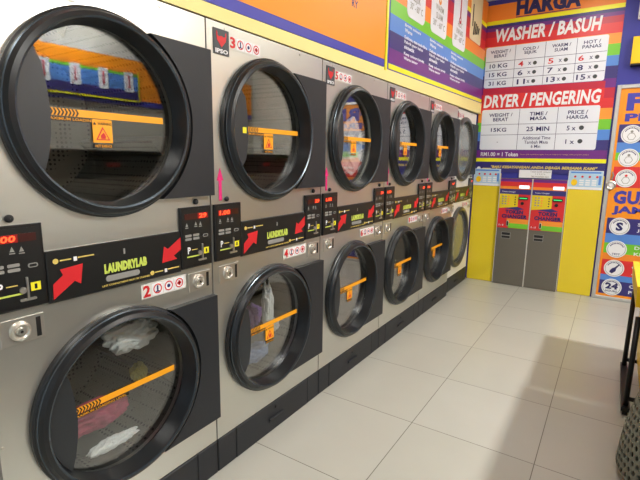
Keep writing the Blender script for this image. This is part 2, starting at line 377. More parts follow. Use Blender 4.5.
def make_dryer(kind='black', DY=.387, R=.308):
    body = 'steel' if kind == 'black' else 'steel_white'
    root = empty('stack_dryer', (0, 0, 0))
    W = .7965; y0 = .0035
    mb = MB(); hr = .268
    # front sheet with two round door openings
    for zc in (UZ, LZ):
        n = 64; s = .30; P = []; 
        for i in range(n):
            t = 2*math.pi*i/n; c, sn = math.cos(t), math.sin(t); q = s/max(abs(c), abs(sn))
            P += [(DY+hr*c, zc+hr*sn, 0), (DY+q*c, zc+q*sn, 0), (DY+hr*c, zc+hr*sn, -.045)]
        mb.add(P, [(3*i, 3*i+1, 3*((i+1) % n)+1, 3*((i+1) % n)) for i in range(n)] + [(3*i+2, 3*i, 3*((i+1) % n), 3*((i+1) % n)+2) for i in range(n)], body)
    L, Rr, B_, T = y0, W, .157, 1.873
    def rect(a, b_, c, d): mb.add([(a, c, 0), (b_, c, 0), (b_, d, 0), (a, d, 0)], [(0, 1, 2, 3)], body)
    rect(L, DY-.3, B_, T); rect(DY+.3, Rr, B_, T); rect(DY-.3, DY+.3, B_, LZ-.3); rect(DY-.3, DY+.3, LZ+.3, UZ-.3); rect(DY-.3, DY+.3, UZ+.3, T)
    k = len(mb.v)
    mb.add([(L, B_, 0), (Rr, B_, 0), (Rr, T, 0), (L, T, 0), (L, B_, -1.0), (Rr, B_, -1.0), (Rr, T, -1.0), (L, T, -1.0)], [(4, 7, 6, 5), (0, 4, 5, 1), (1, 5, 6, 2), (2, 6, 7, 3), (3, 7, 4, 0)], 'side' if kind == 'black' else 'steel_white')
    me = mb.mesh('body'); o = bpy.data.objects.new('body', me); col.objects.link(o); o.parent = root
    # base: two kick panels and the lint drawer
    for a, c in ((.003, .113), (.687, .797)): MB().box(a, c, .002, .153, -.9 if a < .1 else -.9, .004, 'char', .003).build('kick_panel', root)
    dr = MB().box(.116, .684, .002, .153, -.6, .005, 'char', .003).build('lint_drawer', root)
    MB().box(.345, .455, .060, .072, .0055, .010, 'black').box(.345, .455, .072, .079, .0055, .018, 'char', .003).build('drawer_pull', dr)
    MB().disc(.40, .122, .007, .0055, .010, 'black', 16).build('drawer_lock', dr)
    for zc, z0, z1 in ((UZ, 1.222, 1.757), (LZ, .278, .818)):
        drum(root, zc, DY); make_door(root, zc, kind, DY, R)
        mid = (z0+z1)/2; pts = []
        a1 = math.asin(max(-1, min(1, (z1-zc)/(R+.003)))); a0 = math.asin(max(-1, min(1, (z0-zc)/(R+.003))))
        for i in range(25):
            t = a1+(a0-a1)*i/24; pts.append((DY+(R+.003)*math.cos(t), zc+(R+.003)*math.sin(t)))
        pts += [(.796, z0), (.796, z1)]
        if kind == 'black' or zc > 1: MB().prism(pts, .001, .030, 'char').build('hinge_cover', root)
    coin_panel(root, .010, .162, '1.00', False); coin_panel(root, .640, .790, '29', True)
    # label panel between the two doors
    z0, z1 = .945, 1.098
    lp = MB().box(.164, .638, z0, z1, .001, .010, 'panel', .003).build('label_panel', root)
    mb = MB(); text_mb(mb, 'LAUNDRYLAB', 'lime', .335, .49, .998, 1.030, .0115, .07); mb.build('lettering', lp, label='lime green lettering')
    A = [(.176, .955), (.178, 1.000), (.208, 1.022), (.200, 1.040), (.268, 1.046), (.258, .986), (.240, .998)]
    MB().prism(A, .010, .0112, 'red').build('arrow', lp, label='red arrow')
    Bq = [(.640-.003, 1.075), (.637, 1.030), (.604, 1.012), (.618, .998), (.553, .994), (.563, 1.052), (.580, 1.040)]
    MB().prism(Bq, .010, .0112, 'red').build('arrow', lp, label='red arrow')
    MB().rrect(.338, .46, .972, .991, .009, .010, .012, 'key').rrect(.462, .492, .976, .992, .003, .010, .013, 'black').build('vent_slot', lp, label='grey rounded slot')
    mb = MB(); text_mb(mb, 'LINT COMPARTMENT MUST BE CLEANED', 'gold', .325, .50, .957, .963, .0115, .01)
    for q, a in ((0, .18), (1, .50)):
        z = 1.066 - .10*q
        mb.disc(a+.01, z, .008, .010, .011, 'gold', 12).box(a+.022, a+.055, z-.002, z+.002, .010, .011, 'gold').box(a+.062, a+.072, z-.008, z+.005, .010, .011, 'white').box(a+.075, a+.125, z-.001, z+.003, .010, .011, 'gold')
    mb.box(.405, .411, 1.052, 1.070, .010, .011, 'key')
    mb.build('small_print', lp)
    # lock plates below the coin panels
    for a, c in ((.035, .148), (.675, .785)):
        ym = (a+c)/2-.008
        pl = MB().box(a, c, .852, .925, .001, .004, 'chrome', .001).box(c-.022, c-.010, .860, .917, .004, .005, 'black').build('lock_plate', root, label='chrome lock plate')
        MB().revolve(ym, .889, [(.028, .004), (.026, .012), (.020, .014), (.015, .009), (.011, .009), (.010, .016), (.0005, .016)], 24, False, m='chrome').disc(ym, .889, .004, .016, .0165, 'black', 10).build('lock_cylinder', pl)
    for a in (.086, .722):
        MB().revolve(a, 1.200, [(.0105, .001), (.0105, .007), (.007, .011), (.0005, .012)], 20, False, m='black').build('bumper', root, label='round black rubber bumper')
    for a, z in ((.10, 1.857), (.60, 1.857), (.012, 1.40), (.012, .57)):
        MB().disc(a, z, .005, .0, .003, 'chrome', 10).build('screw', root)
    # brand badge
    bd = MB().box(.036, .118, 1.757, 1.850, .001, .0035, 'badge').build('badge', root, label='grey badge with red bull head mark')
    mb = MB().prism([(.050, 1.832), (.062, 1.822), (.077, 1.826), (.092, 1.822), (.104, 1.832), (.100, 1.808), (.090, 1.798), (.077, 1.784), (.064, 1.798), (.054, 1.808)], .0035, .0045, 'red')
    mb.prism([(.052, 1.842), (.058, 1.832), (.050, 1.826)], .0035, .0045, 'red').prism([(.102, 1.842), (.104, 1.826), (.096, 1.832)], .0035, .0045, 'red').build('emblem', bd)
    mb = MB(); text_mb(mb, 'IPSO', 'white', .044, .110, 1.762, 1.778, .005, .03); mb.build('lettering', bd)
    # pink arrow pointing up to the door
    if kind == 'black':
        MB().prism([(.036, 1.276), (.046, 1.276), (.046, 1.196), (.062, 1.196), (.062, 1.276), (.072, 1.276), (.054, 1.326)], .001, .002, 'pink').build('arrow_sticker', root, label='pink arrow sticker')
        y0s = .205
    return root
def number_label(root, y, z, num):
    mb = MB().box(y-.004, y+.19, z-.026, z+.026, .001, .002, 'offwhite')
    text_mb(mb, num, 'red', y+.003, y+.032, z-.021, z+.021, .0035, .03)
    for i in range(3):
        a = y+.062+i*.048
        mb.box(a-.022, a+.022, z-.021, z+.021, .002, .0026, 'white')
        mb.revolve(a, z, [(.018, .0026), (.018, .0034), (.014, .0034), (.014, .0026)], 20, False, m='red')
        if i == 0: mb.box(a-.003, a+.003, z-.012, z+.012, .0026, .0034, 'navytext').box(a-.008, a+.008, z-.012, z-.008, .0026, .0034, 'navytext')
        elif i == 1: mb.disc(a, z, .007, .0026, .0034, 'navytext', 10)
        else: mb.box(a-.009, a+.009, z-.004, z+.004, .0026, .0034, 'red').box(a-.004, a+.004, z-.009, z+.009, .0026, .0034, 'red')
    return mb.build('number_label', root, label='white strip with red number %s and three symbols' % num)
proto = make_dryer('black')
proto_b = make_dryer('black', DY=.368)
proto_c = make_dryer('black', DY=.35)
labels = [
 'nearest stack dryer, cut by the left frame edge, orange-banded glass above white and pink laundry',
 'stack dryer second from the left, purple and white laundry turning behind its lower door',
 'stack dryer third from the left, white laundry filling its upper door glass',
 'stack dryer fourth from the left, under the first white card of the rainbow board',
 'fifth stack dryer from the left, farthest one with black door rings',
 'farthest stack dryer, white body and grey mirrored doors, beside the yellow wall panel']
dryers = []
GR = 'stack dryers along the left wall'
for k in range(5):
    o = proto if k == 0 else proto_b if k == 1 else proto_c if k == 3 else copy_tree(proto_b if k < 3 else proto_c)
    o.location = (0, -.8+.8*k, 0); o['label'] = labels[k]; o['category'] = 'dryer'; o['group'] = GR
    dryers.append(o)
o = make_dryer('grey', DY=.36, R=.330); o.location = (-.03, 3.2, 0); o['label'] = labels[5]; o['category'] = 'dryer'; o['group'] = GR; dryers.append(o)
for k, o in enumerate(dryers):
    number_label(o, .122, 1.814, str(2*k+1)); number_label(o, .472, .903, str(2*k+2))
    if k < 5:
        doors = [c for c in o.children if c.name.split('.')[0] == 'door']
        doors.sort(key=lambda d: -max(v.co.z for v in d.data.vertices))
        if k == 0: stk = [warning_sticker(UZ, .205, .60, 1.488, .375, doors[0]), warning_sticker(LZ, .205, .60, .572, .375, doors[1], False)]
        else:
            if k == 1:
                stk[1] = warning_sticker(LZ, .205, .60, .572, .375, doors[1])
                MB().box(.176, .198, 1.468, 1.492, .0155, .0165, 'yellow_tag').build('small_tag', doors[0], label='small yellow tag beside the sticker')
            for dd, s_ in zip(doors, stk):
                if k == 1 and s_ is stk[1]: continue
                c = s_.copy(); col.objects.link(c); c.parent = dd
        for s_, dd in zip(stk, doors) if k == 0 else []: s_.location.x = -.0165
        if k: 
            for dd in doors:
                for c in dd.children:
                    if c.name.startswith('warning_sticker'): c.location.x = -.0165

# ------------------------------------------------------------------ laundry in the drums
def cloth(name, label, loc, size, m, seed, amp=.35, squash=(1, 1, 1)):
    bm = bmesh.new(); bmesh.ops.create_icosphere(bm, subdivisions=5, radius=1)
    for v in bm.verts:
        p = v.co.copy(); q = p*1.6+Vector((seed*7.3, seed*3.1, seed))
        ridge = 1-abs(noise.noise(q*1.5))*2
        fold = noise.noise(q*.9)*.8 + ridge*.35 + .25*math.sin(7*p.z+5*noise.noise(q)*2+4*p.y)
        v.co = p*(1+amp*fold)
        v.co = Vector((v.co.x*size[0], v.co.y*size[1], v.co.z*size[2]))
    me = bpy.data.meshes.new(name); bm.to_mesh(me); bm.free(); me.materials.append(M[m])
    for f in me.polygons: f.use_smooth = True
    o = bpy.data.objects.new(name, me); col.objects.link(o); o.location = loc
    o['label'] = label; o['category'] = 'laundry'; return o
DYS = [.387, .368, .368]
def inside(k, zc, dy, dz, x): return (x, -.8+.8*k+DYS[k]+dy, zc+dz)
cloth('towel', 'white towel bunched at the top of the nearest lower dryer door', inside(0, LZ, .095, .16, -.10), (.04, .095, .055), 'cl_white', 1)
cloth('garment', 'maroon pink garment near the bottom of the nearest lower dryer door', inside(0, LZ, -.03, -.13, -.17), (.045, .12, .05), 'cl_pink', 2)
cloth('towel', 'small white towel at the very bottom edge of the nearest lower dryer door', inside(0, LZ, -.01, -.205, -.075), (.02, .085, .02), 'cl_white', 8)
cloth('garment', 'olive yellow garment by the right rim of the nearest lower dryer door', inside(0, LZ, .19, -.06, -.20), (.03, .03, .04), 'cl_yellow', 9)
cloth('towel', 'long white towel falling past the purple garment in the second lower dryer', inside(1, LZ, .075, .055, -.08), (.025, .032, .12), 'cl_white', 4)
cloth('garment', 'purple garment behind the second lower dryer door', inside(1, LZ, .075, -.01, -.19), (.035, .06, .06), 'cl_purple', 5)
cloth('towel', 'pale blue towel lying at the bottom of the second lower dryer door', inside(1, LZ, .0, -.165, -.10), (.035, .085, .045), 'cl_blue', 6)
cloth('towel', 'small white towel by the right rim of the second lower dryer door', inside(1, LZ, .185, -.08, -.13), (.025, .028, .035), 'cl_white', 7)
cloth('sheet', 'big white bundle of laundry filling the third upper dryer door', inside(2, UZ, .105, -.045, -.085), (.034, .12, .165), 'cl_white', 10, .25)
cloth('garment', 'slate blue garment at the top of the third upper dryer door', inside(2, UZ, .09, .15, -.20), (.03, .07, .035), 'cl_blue', 11)

# ------------------------------------------------------------------ signs over the dryers
sg = empty('wall_sign', (0, 0, 0), 'long orange sign board with violet blue bottom stripe above the near dryers', 'sign')
MB(FAS).box(-3.2, 1.535, 1.932, 2.95, -.028, -.001, 'sign_blue').box(-3.2, 1.535, 1.978, 2.95, -.001, 0, 'sign_orange').build('board', sg)
MB(FAS).box(1.54, 1.568, 1.915, 2.95, -.028, .004, 'sign_yellow').build('edge_strip', sg, label='yellow upright edge strip')
mb = MB(FAS)
text_mb(mb, 'RY', 'navytext', 1.09, 1.16, 2.185, 2.225, .001, .02); mb.build('lettering', sg)

ps = empty('wash_guide_board', (0, 0, 0), 'rainbow striped wash guide board with white thermometer cards above the far dryers', 'sign')
mb = MB(FAS).box(1.572, 4.035, 1.925, 2.95, -.028, -.002, 'sign_blue')
ST = [(1.932, 1.965, 'sign_yellow'), (1.972, 2.063, 's_purple'), (2.063, 2.17, 's_navy'), (2.17, 2.275, 's_blue'), (2.275, 2.366, 's_green'), (2.366, 2.47, 's_orange2'), (2.47, 2.565, 's_red'), (2.565, 2.655, 's_crimson'), (2.655, 2.70, 's_purple'), (2.70, 2.74, 'sign_yellow'), (2.74, 2.95, 's_orange2')]
for a, c, m in ST: mb.box(1.60, 4.035, a, c, -.002, 0, m)
mb.build('panel', ps)
def thermo(mb, u, v0, h, m='s_crimson', w=.0045):
    mb.rrect(u-.014, u+.014, v0, v0+h, .013, w-.002, w, m).disc(u, v0, .03, w-.002, w, m, 20).disc(u, v0+.005, .012, w, w+.0006, 'white', 12)
cards = [(1.86, 2.20, 'COLD\nSEJUK'), (2.33, 2.71, 'WARM\nSUAM'), (2.88, 3.27, 'HOT\nPANAS')]
for i, (a, c, t) in enumerate(cards):
    k = MB(FAS).rrect(a, c, 2.318, 2.93, .05, 0, .003, 'card').build('card', ps, label='white rounded card')
    mb = MB(FAS); thermo(mb, (a+c)/2, 2.60-.02*i, .27, ['s_blue', 's_amber', 's_crimson'][i]); mb.build('thermometer', k)
    mb = MB(FAS); text_mb(mb, t+'\n30\u00b0 - 60\u00b0 C', 'key', a+.05, c-.05, 2.375, 2.545, .004, .01); mb.build('lettering', k)
k = MB(FAS).rrect(3.40, 3.80, 2.475, 2.93, .03, 0, .004, 'creamend').build('card', ps, label='cream card with black bar marks')
mb = MB(FAS)
for i in range(4): mb.prism([(3.50+i*.055, 2.53+i*.012), (3.54+i*.055, 2.53+i*.012), (3.57+i*.055, 2.66-i*.01), (3.53+i*.055, 2.66-i*.01)], .004, .005, 'black')
mb.box(3.46, 3.49, 2.6, 2.8, .004, .005, 'black').build('bar_marks', k)
tx = [(1.84, 2.28), (2.34, 2.80), (2.88, 3.40)]
for i, (a, c) in enumerate(tx):
    mb = MB(FAS)
    L3 = [['Bright colours', 'Warna'], ['Delicate, man-made fibre', 'Fabrik yang halus', 'sintetik'], ['Keep colours bright', 'Warna terang']]
    z = 2.265
    for j, grp in enumerate(L3):
        for t in grp:
            ww = (c-a)*min(1, len(t)/24+.1); text_mb(mb, t, 'card', a, a+ww, z-.026, z, .001, .04); z -= .031
        z -= .015
    mb.build('lettering', ps, label='white printed lines')

# ------------------------------------------------------------------ price poster on the back wall
pp = empty('price_poster', (.6, D, 0), 'tall rainbow striped price list with WASHER / BASUH and DRYER / PENGERING tables', 'poster')
PB = Frame((-.6, 0, 0), (1, 0, 0), (0, 0, 1), (0, -1, 0))
mb = MB(PB).box(-.028, 1.238, 1.345, 3.0, .001, .009, 's_navy')
S2 = [(2.84, 3.0, 's_orange2'), (2.80, 2.84, 'sign_yellow'), (2.77, 2.80, 's_navy'), (2.735, 2.77, 's_purple'), (2.675, 2.735, 's_crimson'), (2.58, 2.675, 's_red'), (2.485, 2.58, 's_amber'), (2.38, 2.485, 's_green'), (2.285, 2.38, 's_blue'),
      (2.17, 2.285, 's_navy'), (2.085, 2.17, 's_purple'), (1.99, 2.085, 's_crimson'), (1.895, 1.99, 's_red'), (1.79, 1.895, 's_amber'), (1.69, 1.79, 's_green'), (1.59, 1.69, 's_blue'), (1.49, 1.59, 's_navy'), (1.405, 1.49, 's_purple'), (1.365, 1.405, 'sign_yellow')]
for a, c, m in S2: mb.box(-.028, 1.236, a, c, .009, .010, m)
mb.box(.004, 1.15, 2.085, 2.15, .010, .0103, 's_crimson').box(.004, 1.15, 1.915, 2.085, .010, .0103, 's_red')
mb.build('panel', pp)
def letter(par, items, label=None, fr=PB):
    for t in items:
        o = text_mb(MB(fr), *t).build('lettering', par)
        if label: o['label'] = label
    return o
letter(pp, [('HARGA', 'navytext', .28, .87, 2.862, 3.02, .0115, .06)], 'large navy HARGA heading')
MB(PB).box(.28, .87, 2.846, 2.854, .010, .0112, 'navytext').build('underline', pp)
letter(pp, [('WASHER / BASUH', 'white', .09, 1.065, 2.62, 2.755, .0115, .035, .12)], 'white heading')
letter(pp, [('DRYER / PENGERING', 'white', .02, 1.125, 1.945, 2.08, .0115, .035, .12)], 'white heading')
def token(par, u, v, r=.019): MB(PB).disc(u, v, r, .0125, .0135, 'badge', 16).build('token_mark', par)
# table one
t1 = MB(PB).rrect(.008, 1.135, 2.155, 2.575, .02, .0103, .0125, 'card')
rows = [2.425, 2.335, 2.245]; cols = [.306, .592, .872]
for z in rows: t1.box(.012, 1.13, z-.002, z+.002, .0125, .013, 'navytext')
for x in cols: t1.box(x-.002, x+.002, 2.158, 2.572, .0125, .013, 'navytext')
T1 = t1.build('price_table', pp, label='white washer price table')
cx = [.157, .449, .732, 1.0]
it = [('WEIGHT /\nBERAT', 'navytext', .055, .26, 2.465, 2.54, .0135, .02), ('COLD /\nSEJUK', 'navytext', .375, .53, 2.465, 2.54, .0135, .02),
      ('WARM /\nSUAM', 'navytext', .65, .82, 2.465, 2.54, .0135, .02), ('HOT /\nPANAS', 'navytext', .92, 1.08, 2.465, 2.54, .0135, .02)]
for r, (wt, vals) in enumerate([('10 KG', '4 5 6'), ('15 KG', '6 7 8'), ('31 KG', '11 13 15')]):
    zc = [2.38, 2.29, 2.20][r]
    it.append((wt, 'navytext', .055, .235, zc-.022, zc+.022, .0135, .02))
    for c, v in enumerate(vals.split()):
        x = cx[c+1]; wv = .05 if len(v) == 1 else .08
        it.append((v, 'red' if r == 0 else 'navytext', x-.105, x-.105+wv, zc-.026, zc+.026, .0135, .02))
        it.append(('x', 'navytext', x-.01, x+.02, zc-.018, zc+.012, .0135, .01)); token(T1, x+.055, zc-.002)
letter(T1, it)
t2 = MB(PB).rrect(.012, 1.132, 1.495, 1.925, .02, .0103, .0125, 'card')
for z in (1.765, 1.655): t2.box(.016, 1.128, z-.002, z+.002, .0125, .013, 'navytext')
for x in (.40, .765): t2.box(x-.002, x+.002, 1.498, 1.922, .0125, .013, 'navytext')
T2 = t2.build('price_table', pp, label='white dryer price table')
letter(T2, [('WEIGHT /\nBERAT', 'navytext', .09, .33, 1.80, 1.885, .0135, .02), ('TIME /\nMASA', 'navytext', .50, .67, 1.80, 1.885, .0135, .02), ('PRICE /\nHARGA', 'navytext', .85, 1.04, 1.80, 1.885, .0135, .02),
    ('15KG', 'navytext', .12, .28, 1.688, 1.73, .0135, .02), ('25 MIN', 'navytext', .48, .70, 1.688, 1.735, .0135, .02), ('5 x', 'navytext', .86, .94, 1.688, 1.735, .0135, .02), ('1 x', 'navytext', .86, .94, 1.555, 1.60, .0135, .02),
    ('Additional Time\nTambah Masa\n6 Min', 'navytext', .45, .72, 1.515, 1.635, .0135, .01), ('-', 'navytext', .19, .205, 1.575, 1.58, .0135, .02)])
token(T2, .99, 1.713, .022); token(T2, .99, 1.58, .022)
letter(pp, [('RM1.00 = 1 Token', 'white', .03, .42, 1.425, 1.47, .0115, .02), ('Terms and conditions apply. Price is subject to change without prior notice', 'gold', .44, 1.08, 1.44, 1.452, .0115, .0)])

# banner, notice and the two sky-blue cards below
bn = empty('banner_strip', (.6, D, 1.25), 'narrow navy strip with slanted gold lettering under the price poster', 'sign')
BB = Frame((-.6, 0, -1.25), (1, 0, 0), (0, 0, 1), (0, -1, 0))
MB(BB).box(-.028, 1.235, 1.252, 1.342, .001, .012, 's_navy').build('strip', bn)
letter(bn, [('"BAJU KESAYANGAN ANDA DIJAGA BERSAMA KAMI"', 'gold', .15, 1.17, 1.288, 1.326, .0135, .05, .25)], None, BB)
MB(BB).disc(.02, 1.29, .02, .012, .013, 'white', 16).box(.06, .15, 1.284, 1.296, .012, .013, 'gold').build('emblem', bn)
nt_ = empty('notice', (.6, D, 1.2), 'plain white notice with grey lines above the two token changers', 'notice')
MB(Frame((-.6, 0, -1.2), (1, 0, 0), (0, 0, 1), (0, -1, 0))).box(.45, .765, 1.200, 1.284, .014, .018, 'white').build('sheet', nt_)
letter(nt_, [('Token boleh didapati\n1 2 3 4 5 6\nSila masukkan duit', 'key', .56, .755, 1.208, 1.276, .0195, .0)], None, Frame((-.6, 0, -1.2), (1, 0, 0), (0, 0, 1), (0, -1, 0)))
for nm, (a, c), lb in (('l', (-.026, .262), 'sky-blue instruction card at the top of the yellow panel beside the dryers'), ('r', (.925, 1.228), 'sky-blue instruction card at the top of the yellow panel beside the framed sign')):
    o = empty('instruction_card', ((a+c)/2, D, 1.1), lb, 'card', 'sky-blue instruction cards'); F2 = Frame((-(a+c)/2, 0, -1.1), (1, 0, 0), (0, 0, 1), (0, -1, 0))
    MB(F2).box(a, c, 1.10, 1.288, .016, .020, 'white').box(a+.004, c-.004, 1.125, 1.284, .020, .0205, 'skyposter').box(a+.02, c-.02, 1.262, 1.278, .0205, .021, 's_blue').build('sheet', o)
    mb = MB(F2)
    for i in range(4): mb.disc(a+.06+i*(c-a-.11)/3, 1.228, .011, .0205, .0215, 's_red', 14)
    for i in range(3):
        for j in range(3): mb.box(a+.10+i*.055, a+.14+i*.055, 1.14+j*.022, 1.155+j*.022, .0205, .0212, 'white')
    mb.disc(a+.055, 1.17, .028, .0205, .022, 'yellow_plastic', 14, .034).box(c-.035, c-.015, 1.15, 1.24, .0205, .0215, 's_blue').build('pictures', o)

# yellow panels
for (a, c), lb in (((-.026, .266), 'narrow glossy yellow wall panel between the dryer row and the token changers'), ((.932, 1.238), 'glossy yellow wall panel between the token changers and the framed sign')):
    o = MB(BACK).rrect(a, c, .003, 1.245, .015, .001, .014, 'yellow_panel').build('yellow_wall_board', label=lb, category='wall panel', group='yellow wall panels')

# token changers
def changer(x0, label):
    o = empty('token_changer', (x0, D, 0), label, 'token machine', 'token changers')
    F2 = Frame((0, 0, 0), (1, 0, 0), (0, 0, 1), (0, -1, 0)); w = .327
    MB(F2).box(.002, w-.002, .003, 1.19, .001, .045, 'changer', .002).build('body', o)
    MB(F2).box(.0, .004, .003, 1.19, .001, .048, 'offwhite').box(w-.004, w, .003, 1.19, .001, .048, 'offwhite').build('side_trim', o)
    f = MB(F2).box(.006, w-.006, .645, 1.185, .045, .048, 's_red')
    f.box(.006, w-.006, 1.155, 1.185, .048, .0485, 's_purple').box(.006, w-.006, 1.105, 1.155, .048, .0485, 's_red').box(.006, w-.006, 1.075, 1.105, .048, .0487, 's_orange2').box(.006, w-.006, 1.02, 1.075, .048, .0487, 's_navy')
    f.prism([(.006, 1.02), (.006, .86), (.20, .885), (.20, 1.02)], .048, .0487, 'yellow_panel')
    f.prism([(.06, .862), (.20, .885), (.27, .862), (.20, .848)], .0487, .049, 's_navy')
    f.box(.10, w-.006, .70, .75, .048, .0487, 's_amber').box(.12, w-.006, .648, .70, .048, .0487, 's_green')
    f.disc(.045, .672, .035, .048, .049, 's_red', 20, .028)
    fp = f.build('front_graphic', o, label='red, yellow and striped front graphic')
    MB(F2).box(.20, .30, 1.085, 1.118, .048, .052, 'lcd').build('display', fp, label='lit white display')
    MB(F2).rrect(.205, .30, .965, .995, .008, .048, .060, 'black').box(.215, .29, .975, .985, .060, .061, 'green_led').build('note_slot', fp, label='black note slot with green light')
    MB(F2).disc(.245, .925, .017, .048, .056, 'black', 16).build('coin_return', fp)
    k = MB(F2)
    for i in range(3):
        for j in range(4): k.box(.035+i*.03, .052+i*.03, .905+j*.027, .918+j*.027, .0487, .050, 'key' if i < 2 else 's_orange2')
    for j in range(4): k.disc(.172, .908+j*.027, .007, .0487, .052, 'black', 10)
    k.build('keypad', fp)
    letter(fp, [('TOKEN\nCHANGER', 'navytext', .045, .305, .755, .848, .0497, .06)], 'dark lettering', F2)
    letter(fp, [('Token Changer', 'white', .03, .17, 1.035, 1.052, .0497, .01), ('1:1', 'white', .022, .068, .665, .685, .0497, .02)], None, F2)
    MB(F2).rrect(.10, .125, .665, .73, .012, .048, .053, 'chrome').rrect(.105, .120, .672, .722, .007, .053, .0535, 'black').build('coin_chute', fp)
    MB(F2).box(.057, .153, .527, .598, .045, .0475, 'key').box(.062, .148, .532, .556, .0475, .048, 'black').box(.062, .148, .566, .594, .0475, .048, 'black').build('payout_tray', o, label='metal bordered dark payout slots')
    return o
changer(.270, 'token changer nearer the dryers, grey steel body under red and yellow graphic')
changer(.600, 'token changer nearer the framed sign, grey steel body under red and yellow graphic')

# framed sign at the right
fs = empty('framed_sign', (1.25, D, 0), 'tall orange sign in aluminium frame with round white symbols and 24 hour mark', 'sign')
F3 = Frame((-1.25, 0, 0), (1, 0, 0), (0, 0, 1), (0, -1, 0)); X0, X1, Z1 = 1.252, 2.40, 2.10
f = MB(F3).box(X0+.03, X1-.03, .03, Z1-.035, .001, .02, 'sign_orange')
for a, c, m in [(1.565, 1.735, 's_navy'), (1.47, 1.565, 's_blue'), (1.395, 1.47, 's_green'), (1.335, 1.395, 's_orange2'), (1.135, 1.335, 's_red'),
                (.68, .835, 's_navy'), (.585, .68, 's_blue'), (.48, .585, 's_green'), (.415, .48, 's_orange2'), (.26, .415, 's_red'), (.20, .26, 's_blue'), (.06, .20, 's_navy')]:
    f.box(X0+.055, X1-.05, a, c, .02, .0215, m)
f.build('panel', fs)
f = MB(F3).box(X0, X0+.035, .001, Z1, .001, .035, 'alu', .004).box(X1-.035, X1, .001, Z1, .001, .035, 'alu', .004).box(X0+.035, X1-.035, Z1-.035, Z1, .001, .035, 'alu', .004).box(X0+.035, X1-.035, .001, .035, .001, .035, 'alu', .004)
f.build('frame', fs, label='aluminium frame')
letter(fs, [('FREE', 'sign_blue', 1.345, 2.0, 1.86, 2.02, .0225, .05)], None, F3)
letter(fs, [('PERCUMA', 'sign_blue', 1.345, 2.25, 1.76, 1.835, .0225, .05)], None, F3)
letter(fs, [('GUARANTEE', 'sign_blue', 1.335, 2.20, .975, 1.105, .0225, .05)], None, F3)
letter(fs, [('JAMINAN', 'sign_blue', 1.335, 1.98, .865, .955, .0225, .05)], None, F3)
rows = [(1.64, 'SOAP', 'SABUN', 'p'), (1.42, 'SOFTENER', 'PELEMBUT', 'p'), (1.225, 'WIFI', 'PERCUMA', 'p'), (.755, 'SAVE', 'JIMAT', 'S'), (.525, 'DOBI', 'KIMIA', 't'), (.33, 'CLEAN', 'ASLI', 'c'), (.135, 'OPEN', 'PENUH', '24')]
for z, a, c, kd in rows:
    rd = .086
    rr_ = MB(F3).disc(1.415, z, rd, .0215, .026, 'white', 40).build('symbol_disc', fs, label='round white symbol disc')
    mb = MB(F3).revolve(1.415, z, [(rd-.010, .026), (rd-.010, .0265), (rd-.014, .0265), (rd-.014, .026)], 40, False, m='key')
    n = 11
    for i in range(n):
        t = math.radians(150-12*i); u, v = 1.415+.060*math.cos(t), z+.060*math.sin(t)
        mb.box(u-.004, u+.004, v-.006, v+.006, .026, .0268, 'navytext')
    if kd == 'S': text_mb(mb, 'S', 'navytext', 1.385, 1.445, z-.045, z+.04, .027, .05)
    elif kd == '24': text_mb(mb, '24', 'navytext', 1.362, 1.468, z-.02, z+.042, .027, .05); text_mb(mb, 'HOURS', 'navytext', 1.365, 1.465, z-.05, z-.03, .027, .02)
    elif kd == 'c': mb.prism([(1.38, z-.04), (1.40, z-.055), (1.43, z-.03), (1.435, z+.0), (1.46, z+.04), (1.45, z+.045), (1.42, z+.01), (1.40, z+.0), (1.385, z-.02)], .026, .0268, 'navytext')
    elif kd == 't': text_mb(mb, 'TEST', 'navytext', 1.38, 1.45, z-.06, z-.04, .027, .02)
    else: mb.revolve(1.415, z-.02, [(.036, .026), (.036, .0268), (.031, .0268), (.031, .026)], 6, False, m='key').disc(1.415, z+.025, .012, .026, .0268, 's_red' if z < 1.3 else 'key', 12)
    mb.build('symbol', rr_)
    letter(fs, [(a, 'white', 1.56, 1.56+.036*len(a), z+.012, z+.045, .0225, .02), (c, 'white', 1.56, 1.56+.036*len(c), z-.048, z-.015, .0225, .02)], None, F3)

# padlock-like hanging tag on the frame
kt = empty('hanging_key_tag', (1.30, D-.036, 1.2), 'small round silver tag hanging on a cord over the framed sign', 'tag')
F4 = Frame((0, 0, 0), (1, 0, 0), (0, 0, 1), (0, -1, 0))
MB().tube([(.0, -.004, .085), (.012, -.006, .05), (.004, -.006, .02), (.0, -.006, .0)], .006, 'key').build('cord', kt)
mb = MB(F4).revolve(.0, -.045, [(.044, .001), (.044, .012), (.034, .016), (.026, .012), (.0005, .012)], 24, False, m='chrome').build('disc', kt)
MB(F4).disc(0, -.045, .016, .012, .0145, 'white', 16).build('centre_mark', mb)

# fixtures high on the blue wall
o = empty('yellow_box_sign', (1.33, D, 2.26), 'bright yellow box sign high on the blue wall, dark underside', 'sign')
MB(F4).box(0, .42, .012, .25, .001, .10, 'yellow_plastic', .006).build('casing', o)
MB(F4).box(.004, .416, 0, .012, .001, .095, 'black').build('dark_underside', o, label='dark underside')  # thin black slab along the bottom of the box
o = empty('emergency_light', (1.345, D, 2.665), 'white wall-mounted emergency light at the top of the blue wall', 'light')
MB(F4).rrect(0, .36, .02, .32, .03, .001, .08, 'offwhite').build('casing', o)
for a in (.02, .30): MB(F4).rrect(a-.02, a+.03, .0, .06, .01, .02, .06, 'alu').build('bracket', o)

